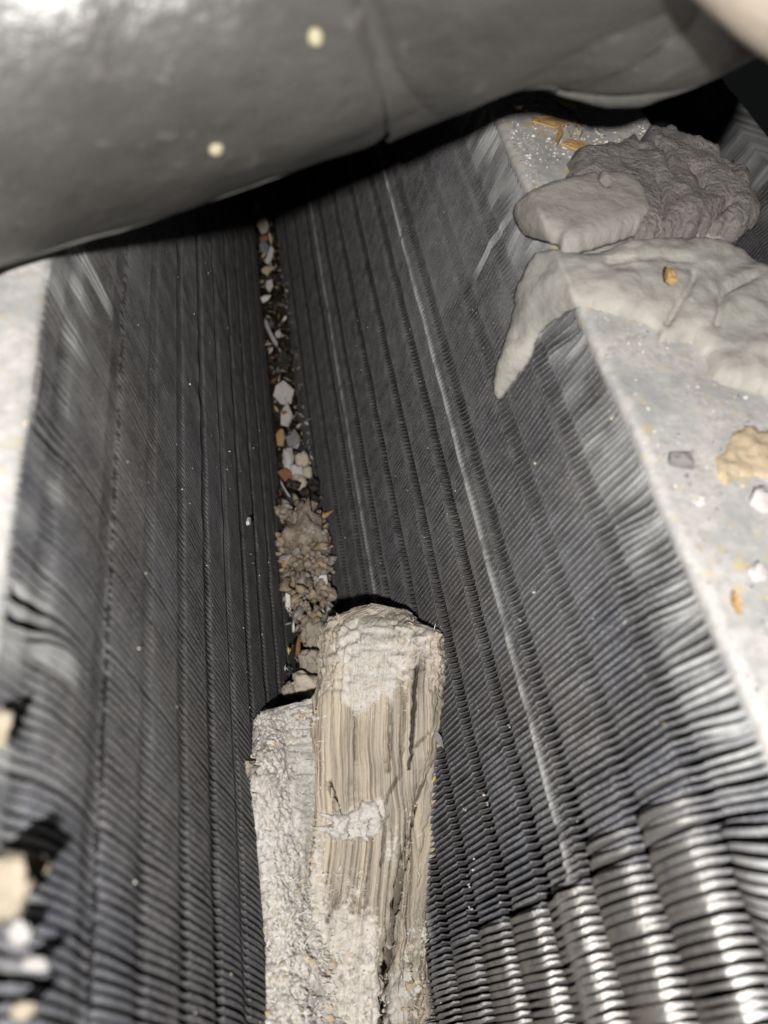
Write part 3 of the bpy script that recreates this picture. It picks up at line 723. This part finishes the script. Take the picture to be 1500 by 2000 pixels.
def rod(name, a, b, r, material, label, cat, k=8, seed=0):
    a = np.array(a); b = np.array(b); d = nrm(b - a); x_ = nrm(np.cross(d, [.3, .2, .9])); y_ = np.cross(d, x_); V = []
    for i in range(9):
        t = i / 8; c = a + (b - a) * t + (x_ * math.sin(t * 4 + seed) * r * .6)
        rr = r * (1 - .55 * abs(2 * t - 1) ** 4) * (1 + .15 * math.sin(9 * t + seed)) * (.35 if i in (0, 8) else 1)
        V += [c + rr * (math.cos(2 * math.pi * j / k) * x_ + math.sin(2 * math.pi * j / k) * y_) for j in range(k)]
    o = mesh_np(name, np.array(V) - (a + b) / 2, grid_faces(9, k, True), material); o.location = (a + b) / 2
    return tag(o, label, cat)
rod('twig', valley(518, 622, .006), valley(540, 676, .006), .0008, CRUMB_DW, 'slender white twig lying in the dark part of the trough', 'twig')
rod('twig', valley(548, 938, .014), valley(566, 972, .016), .00035, CRUMB_DW, 'hair-thin pale twig over the black muck above the knobbly growth', 'twig')

# crumpled white lump, black muck clot, knobbly growth, crusts
g = empty('white_lump', tuple(valley(578, 905, .006))); tag(g, 'crumpled white plaster lump above the knobbly growth', 'lump')
for i, (x, y, rx, ry, mt_) in enumerate([(564, 897, 12, 27, CRUMB_DW), (590, 900, 15, 20, CRUMB_C), (601, 922, 9, 15, CRUMB_C), (580, 925, 14, 20, CRUMB_DW), (585, 942, 16, 16, CRUMB_C)]):
    s = .22 / F; lump('lobe', valley(x, y, .006), (rx * s, ry * s, 10 * s), mt_, rough=.4, seed=i, parent=g)
g = empty('muck_clot', tuple(valley(590, 965, .008))); tag(g, 'glistening black clot between the white lump and the knobbly growth', 'muck')
for i in range(14):
    x, y = random.uniform(548, 625), random.uniform(942, 985); s = .205 / F
    lump('bead', valley(x, y, .007 + random.uniform(0, .003)), random.uniform(9, 17) * s, MUCK, rough=.5, seed=20 + i, sub=2, parent=g)
g = empty('knobbly_growth', tuple(valley(597, 1090, .010))); tag(g, 'wet beige knobbly growth filling the trough above the stake', 'growth')
s = .198 / F
lump('growth_core', valley(597, 1095, .0075), (50 * s, 116 * s, 42 * s), NOD, rough=.45, freq=2.2, sub=4, seed=3, parent=g)
rg = random.Random(5); put = []
tries = 0
while len(put) < 135 and tries < 6000:
    tries += 1
    y = rg.uniform(985, 1232); xc = np.interp(y, [985, 1100, 1232], [586, 598, 612]); wv = np.interp(y, [985, 1040, 1120, 1180, 1232], [40, 50, 54, 46, 30])
    x = xc + rg.uniform(-1, 1) * wv
    if any((x - a) ** 2 + (y - b) ** 2 < 8.6 ** 2 for a, b in put): continue
    put.append((x, y)); e = abs(x - xc) / wv
    ang = math.atan2(y - 1095, (x - xc) * 1.8) + rg.uniform(-1, 1) * (3 if e < .55 else .7)
    kk = rg.choice((.55, .7, .85, 1, 1.25)); ln = rg.uniform(7, 11) * (1 + .4 * e) * kk; wd = rg.uniform(5, 8.5) * kk
    ax = RIGHT * math.cos(ang) - UP * math.sin(ang); ay = RIGHT * math.sin(ang) + UP * math.cos(ang)
    ax = nrm(ax + -FWD * rg.uniform(.2, 1.1) * (1 - .6 * e)); az = nrm(np.cross(ax, ay)); ay = np.cross(az, ax)
    p = valley(x, y, .0115 + .0035 * (1 - e * e) + rg.uniform(-.001, .001))
    lump('nodule', p, (ln * s, wd * s, wd * s), rg.choice((NOD, NOD, NOD2, NOD3)), rough=.45, freq=1.3, sub=3, seed=40 + len(put), axes=[ax, ay, az], parent=g)
for i, (x, y, a) in enumerate([(560, 985, 2.2), (578, 975, 1.9), (592, 985, 1.5), (612, 992, .9), (632, 1095, .35), (640, 1110, -.1), (636, 1150, -.2), (645, 1163, -.4), (628, 1170, -.7), (556, 1010, 2.9)]):
    ax = nrm(RIGHT * math.cos(a) + UP * math.sin(a) - FWD * .4); ay = nrm(np.cross(-FWD, ax)); az = np.cross(ax, ay)
    lump('finger', valley(x, y, .0135), (15 * s, 6.5 * s, 6 * s), NOD, rough=.4, freq=1.8, sub=3, seed=300 + i, axes=[ax, ay, az], parent=g)
for i, (x, y, rx, ry, mt_, lab, z) in enumerate([
        (612, 1243, 24, 36, CRUMB_T, 'tan ridged crust just above the round crust by the stake', .014),
        (612, 1302, 29, 32, CRUMB_T, 'round greyish tan crust pressed against the stake', .019),
        (598, 1343, 32, 27, CRUMB_C, 'cream crust lump resting on top of the plaster scrap', .024),
        (566, 1349, 15, 16, CRUMB_T, 'small tan crust at the outer side of the cream lump', .024)]):
    lump('crust', valley(x, y, z), (rx * .19 / F, ry * .19 / F, 20 * .19 / F), mt_, lab, 'crust', rough=.42, freq=1.5, sub=4, seed=60 + i, oct=6)
lump('crust', valley(483, 1502, .056), (.0016, .0013, .0012), CRUMB_T, 'brown crumb tuft caught between fins and plaster scrap', 'crumb', rough=.7, freq=2.5, sub=3, seed=71)
lump('crumb', valley(530, 1395, .046), (.0024, .0011, .0012), CRUMB_T, 'brown crumb on the far corner of the plaster scrap', 'crumb', rough=.6, freq=2, sub=3, seed=72)

V = []; Fc = []; mi = []
for _ in range(900):
    py = random.uniform(395, 1390); xl = np.interp(py, [395, 600, 900, 1000, 1250, 1390], [500, 514, 548, 540, 556, 556]); xr = np.interp(py, [395, 600, 900, 1000, 1250, 1390], [528, 570, 612, 640, 650, 630])
    px_ = random.uniform(xl, xr); p = valley(px_, py, np.interp(py, [395, 900, 1000, 1390], [.001, .002, .008, .017]) + random.uniform(0, .003)); r = random.uniform(.0002, .0011) * (.7 if py > 950 else 1)
    d1 = nrm(rng.standard_normal(3)) * r * random.uniform(.5, 2.2); d2 = nrm(rng.standard_normal(3)) * r * .6; d3 = nrm(np.cross(d1, d2)) * r * .25; b = len(V)
    V += [p + d1, p + d2, p - d1 * .8, p - d2, p + d3, p - d3]; Fc += [(b, b + 1, b + 4), (b + 1, b + 2, b + 4), (b + 2, b + 3, b + 4), (b + 3, b, b + 4), (b + 1, b, b + 5), (b + 2, b + 1, b + 5), (b + 3, b + 2, b + 5), (b, b + 3, b + 5)]
    mi += [random.choices(range(6), [2, 2, 3, 2, 3, .6])[0]] * 8
tag(mesh_np('trough_litter', V, Fc, [CRUMB_DW, CRUMB_T, CRUMB_G, BROWN, MUCK, YELLOW], mi, smooth=False), 'fine mixed litter filling the trough between the fins', 'litter', None, 'stuff')

# ------------------------------------------------------------------ bits on the flanges and fins
def pl_flake(px, py, w, h, a, mt_, lab, cat='flake', th=.0007, seed=0, side=1, lift=.0006, jag=.2, name='flake', nseg=14):
    p, n_ = (on_right if side > 0 else on_left)(px, py); s = np.linalg.norm(p - CAM) * cray(px, py)[2] / F
    return flake(name, tuple(p + n_ * lift), n_, w * s / 2, h * s / 2 / max(.35, n_.dot(TOC(p))), a, th, mt_, lab, cat, seed=seed, jag=jag, bend=.08, nseg=nseg)
pl_flake(1068, 243, 88, 17, -.07, ORANGE, 'longer orange wood flake on the dusty flange near the pipe', seed=1, th=.0005, jag=.12)
pl_flake(1130, 292, 78, 17, -.38, ORANGE, 'orange wood flake touching the crumbly brown putty', seed=2, th=.0005, jag=.12)
pl_flake(1092, 268, 12, 34, -.3, ORANGE, 'short orange splinter bridging the two orange wood flakes', seed=3)
pl_flake(1122, 266, 34, 20, .2, CRUMB_T, 'brown seed husk next to the short orange splinter', 'husk', seed=4, th=.0018)
pl_flake(1110, 207, 40, 12, -.1, YELLOW, 'yellow chip on the flange just under the pipe', seed=5)
pl_flake(1012, 213, 26, 12, .3, OCHRE, 'ochre chip at the flange corner just under the pipe', seed=8)
pl_flake(1145, 352, 26, 12, -.3, CRUMB_W, 'white crumb squeezed between grey pat and brown putty', seed=7, th=.0014)
pl_flake(1280, 592, 17, 26, .1, ORANGE, 'orange seed stuck in the pale olive putty', 'seed', seed=6, lift=.0052, th=.0012)
pl_flake(1436, 1182, 13, 46, .12, ORANGE, 'rust coloured splinter lying alone on the near flange', seed=9, th=.001)
pl_flake(1330, 905, 58, 26, -.1, CRUMB_G, 'grey smudgy oval patch on the flange beside the ochre crust', seed=10, th=.0016)  # flat grey oval flake on the flange
o = mound('ochre_crust', [(1395, 905), (1420, 880), (1425, 850), (1465, 835), (1500, 840), (1560, 850), (1570, 950), (1490, 935), (1440, 935), (1410, 950)], on_right, .0006, 14, OCHRE, 6, (.0006, 420), (), 9, 41)
tag(o, 'ochre crust patch on the dusty flange below the olive putty', 'crust')
for i, (x, y, r, lab) in enumerate([(1485, 985, 30, 'white plaster crumb on the flange below the ochre crust'), (1480, 1125, 22, 'white plaster crumb on the flange level with the rust splinter'), (1368, 985, 12, 'small bright crumb on the flange near its fin edge')]):
    p, n_ = on_right(x, y); q = .7 * r * np.linalg.norm(p - CAM) / F; lump('plaster_crumb', p + n_ * q * .15, (q, q * 1.2, q * .45), CRUMB_DW, lab, 'crumb', rough=.5, seed=80 + i)
# near flange on the other side
def lfl(px, py, t): return P(px, py, t)
p, n_ = on_left(4, 655); flake('white_spot', tuple(p + n_ * .0004), n_, .0016, .0028, .1, .0004, simple('glossy_white', (.85, .84, .80), (.9, .89, .86), 50, .4, 0), 'glossy white spot on the pale flange', 'paint spot', seed=11, jag=.1)  # flat glossy white flake on the flange
for i, (x, y, t, rx, ry, lab) in enumerate([
        (-10, 1740, .0735, 58, 85, 'large blurred cream foam lump at the frame edge'), (58, 1692, .075, 36, 26, 'knobbed arm-like cream foam crumb beside the large foam lump'),
        (34, 1822, .0755, 24, 30, 'grey-white foam crumb under the large foam lump'), (0, 1420, .0745, 22, 42, 'cream foam crumb on the flange edge above the large lump'),
        (60, 1885, .090, 36, 16, 'flat pale crumb on the blurred fins below the foam lump'), (40, 1975, .090, 30, 22, 'yellowish crumb in the blurred bottom corner fins')]):
    q, qn = on_left(x, y); s = np.linalg.norm(q - CAM) * cray(x, y)[2] / F; lump('foam_crumb', q + qn * min(rx, ry) * s * .12, (rx * s * .9, ry * s * .85, min(rx, ry) * s * .3), FOAMC if i not in (2, 4) else FOAMG, lab, 'crumb', rough=.5, freq=1.5, sub=3, seed=90 + i)
p, n_ = on_left(481, 1020); flake('flake', tuple(p + n_ * .0006), n_, .0008, .0018, .1, .0006, CRUMB_W, 'white drop-shaped flake stuck on the dark fins opposite the growth', 'flake', seed=13)
p, n_ = on_right(866, 1444); flake('flake', tuple(p + n_ * .0012), TOC(p), .0007, .0017, .4, .0004, CRUMB_G, 'grey leaf scrap beside the stake near its crack', 'flake', seed=14, jag=.45)
rod('fibre_curl', P(842, 1530, .162), P(852, 1516, .161), .00022, YELLOW, 'tiny yellow fibre curl beside the stake', 'fibre', seed=2)
for i, (x, y, lab) in enumerate([(617, 72, 'yellow speck on the black pipe nearer its top'), (422, 290, 'yellow speck on the black pipe nearer its lower edge')]):
    d = wray(x, y); h = BVHTree.FromPolygons([v.co for v in po.data.vertices], [tuple(p.vertices) for p in po.data.polygons]).ray_cast(Vector(CAM), Vector(d))
    q = np.array(h[0]) if h[0] else P(x, y, .08)
    lump('foam_speck', q, .00075, simple('pale_yellow_speck', (.24, .22, .15), (.28, .26, .17), 50, .9, 0), lab, 'speck', rough=.2, sub=2, seed=i)

# countless grit: on the flanges, on the fins
def grit(name, label, pts, rmin, rmax, mats):
    v, f = ICO[1]; V = []; Fc = []; mi = []
    for p, n_ in pts:
        r = random.uniform(rmin, rmax) * random.uniform(.5, 1); b = len(V)
        q = v * (1 + .35 * rng.standard_normal((len(v), 1)).clip(-1, 1)) * r * np.array([random.uniform(.6, 1.5), random.uniform(.6, 1.5), .7])
        V += list(q + p); Fc += list(f + b); mi += [random.choices(range(len(mats)), [m[1] for m in mats])[0]] * len(f)
    o = mesh_np(name, V, Fc, [m[0] for m in mats], mi, smooth=False); tag(o, label, 'grit', None, 'stuff')
pts = []
for _ in range(8500):
    y = random.uniform(-.14, .05); x = random.uniform(.036, .0668)
    k = .25 + .75 * max(0, min(1, .5 + 1.2 * fbm((x, y, 0), 70, 3)))
    if random.random() < k * (.3 + .7 * float(sst(-.07, -.03, y))): pts.append((np.array([x, y, ZR + .0001]), None))
grit('flange_grit', 'fine plaster and yellow grit strewn over the dusty flange', pts, .00008, .00040, [(CRUMB_W, 4), (CRUMB_DW, 6), (CRUMB_G, 3), (OCHRE, 1.2), (YELLOW, .7), (CRUMB_T, 3)])
pts = [(np.array([random.uniform(-.071, -.038), random.uniform(-.14, .0), ZL + .0001]), None) for _ in range(500)]
grit('flange_grit', 'fine pale grit strewn over the flange at the frame edge', pts, .00018, .0006, [(CRUMB_W, 4), (CRUMB_C, 3), (OCHRE, 1)])
pts = []
for _ in range(220):
    s = random.uniform(.02, .12); y = random.uniform(-.145, .03)
    pts.append((P0R + s * RU + y * YV + NR * .0006, NR) if random.random() < .5 else (P0L + s * LU + y * YV + NL * .0006, NL))
for (x, y, r) in [(1015, 1210, 1), (995, 1418, 1), (1045, 905, 1), (1043, 1155, 1), (945, 1551, 1), (950, 1570, 1), (907, 1582, 1), (928, 1680, 1), (925, 1700, 1), (915, 1730, 1), (920, 1778, 1), (918, 1772, 1), (1195, 815, 1), (1190, 800, 1)]:
    for k in range(3): p, n_ = on_right(x + random.uniform(-3, 3), y + random.uniform(-3, 3)); pts.append((p, n_)); pts.append((p, n_))
grit('fin_specks', 'tiny pale specks caught on the fin edges', pts, .00006, .00022, [(CRUMB_W, 4), (CRUMB_DW, 4), (CRUMB_C, 2), (YELLOW, 1)])

pts = []
for box, n in (((480, 1420, 540, 2000), 170), ((500, 1385, 640, 1420), 60), ((575, 1620, 640, 2000), 150), ((790, 1800, 835, 2000), 110), ((520, 1850, 760, 2000), 130)):
    for _ in range(n):
        h = T_wood.ray_cast(Vector(CAM), Vector(wray(random.uniform(box[0], box[2]), random.uniform(box[1], box[3]))))
        if h[0] is not None: pts.append((np.array(h[0]), None))
v, f = ICO[1]; V = []; Fc = []; mi = []
for p, _ in pts:
    r = random.uniform(.00018, .0008) * random.uniform(.4, 1); b = len(V)
    V += list(v * (1 + .45 * rng.standard_normal((len(v), 1)).clip(-1, 1)) * r * np.array([random.uniform(.6, 1.4), random.uniform(.6, 1.4), .8]) + p); Fc += list(f + b); mi += [random.choices(range(3), [5, 2, 1])[0]] * len(f)
o = mesh_np('plaster_crumbs', V, Fc, [FUZZ, CRUMB_C, OCHRE], mi, smooth=False); o['kind'] = 'stuff'; adopt(o, board)
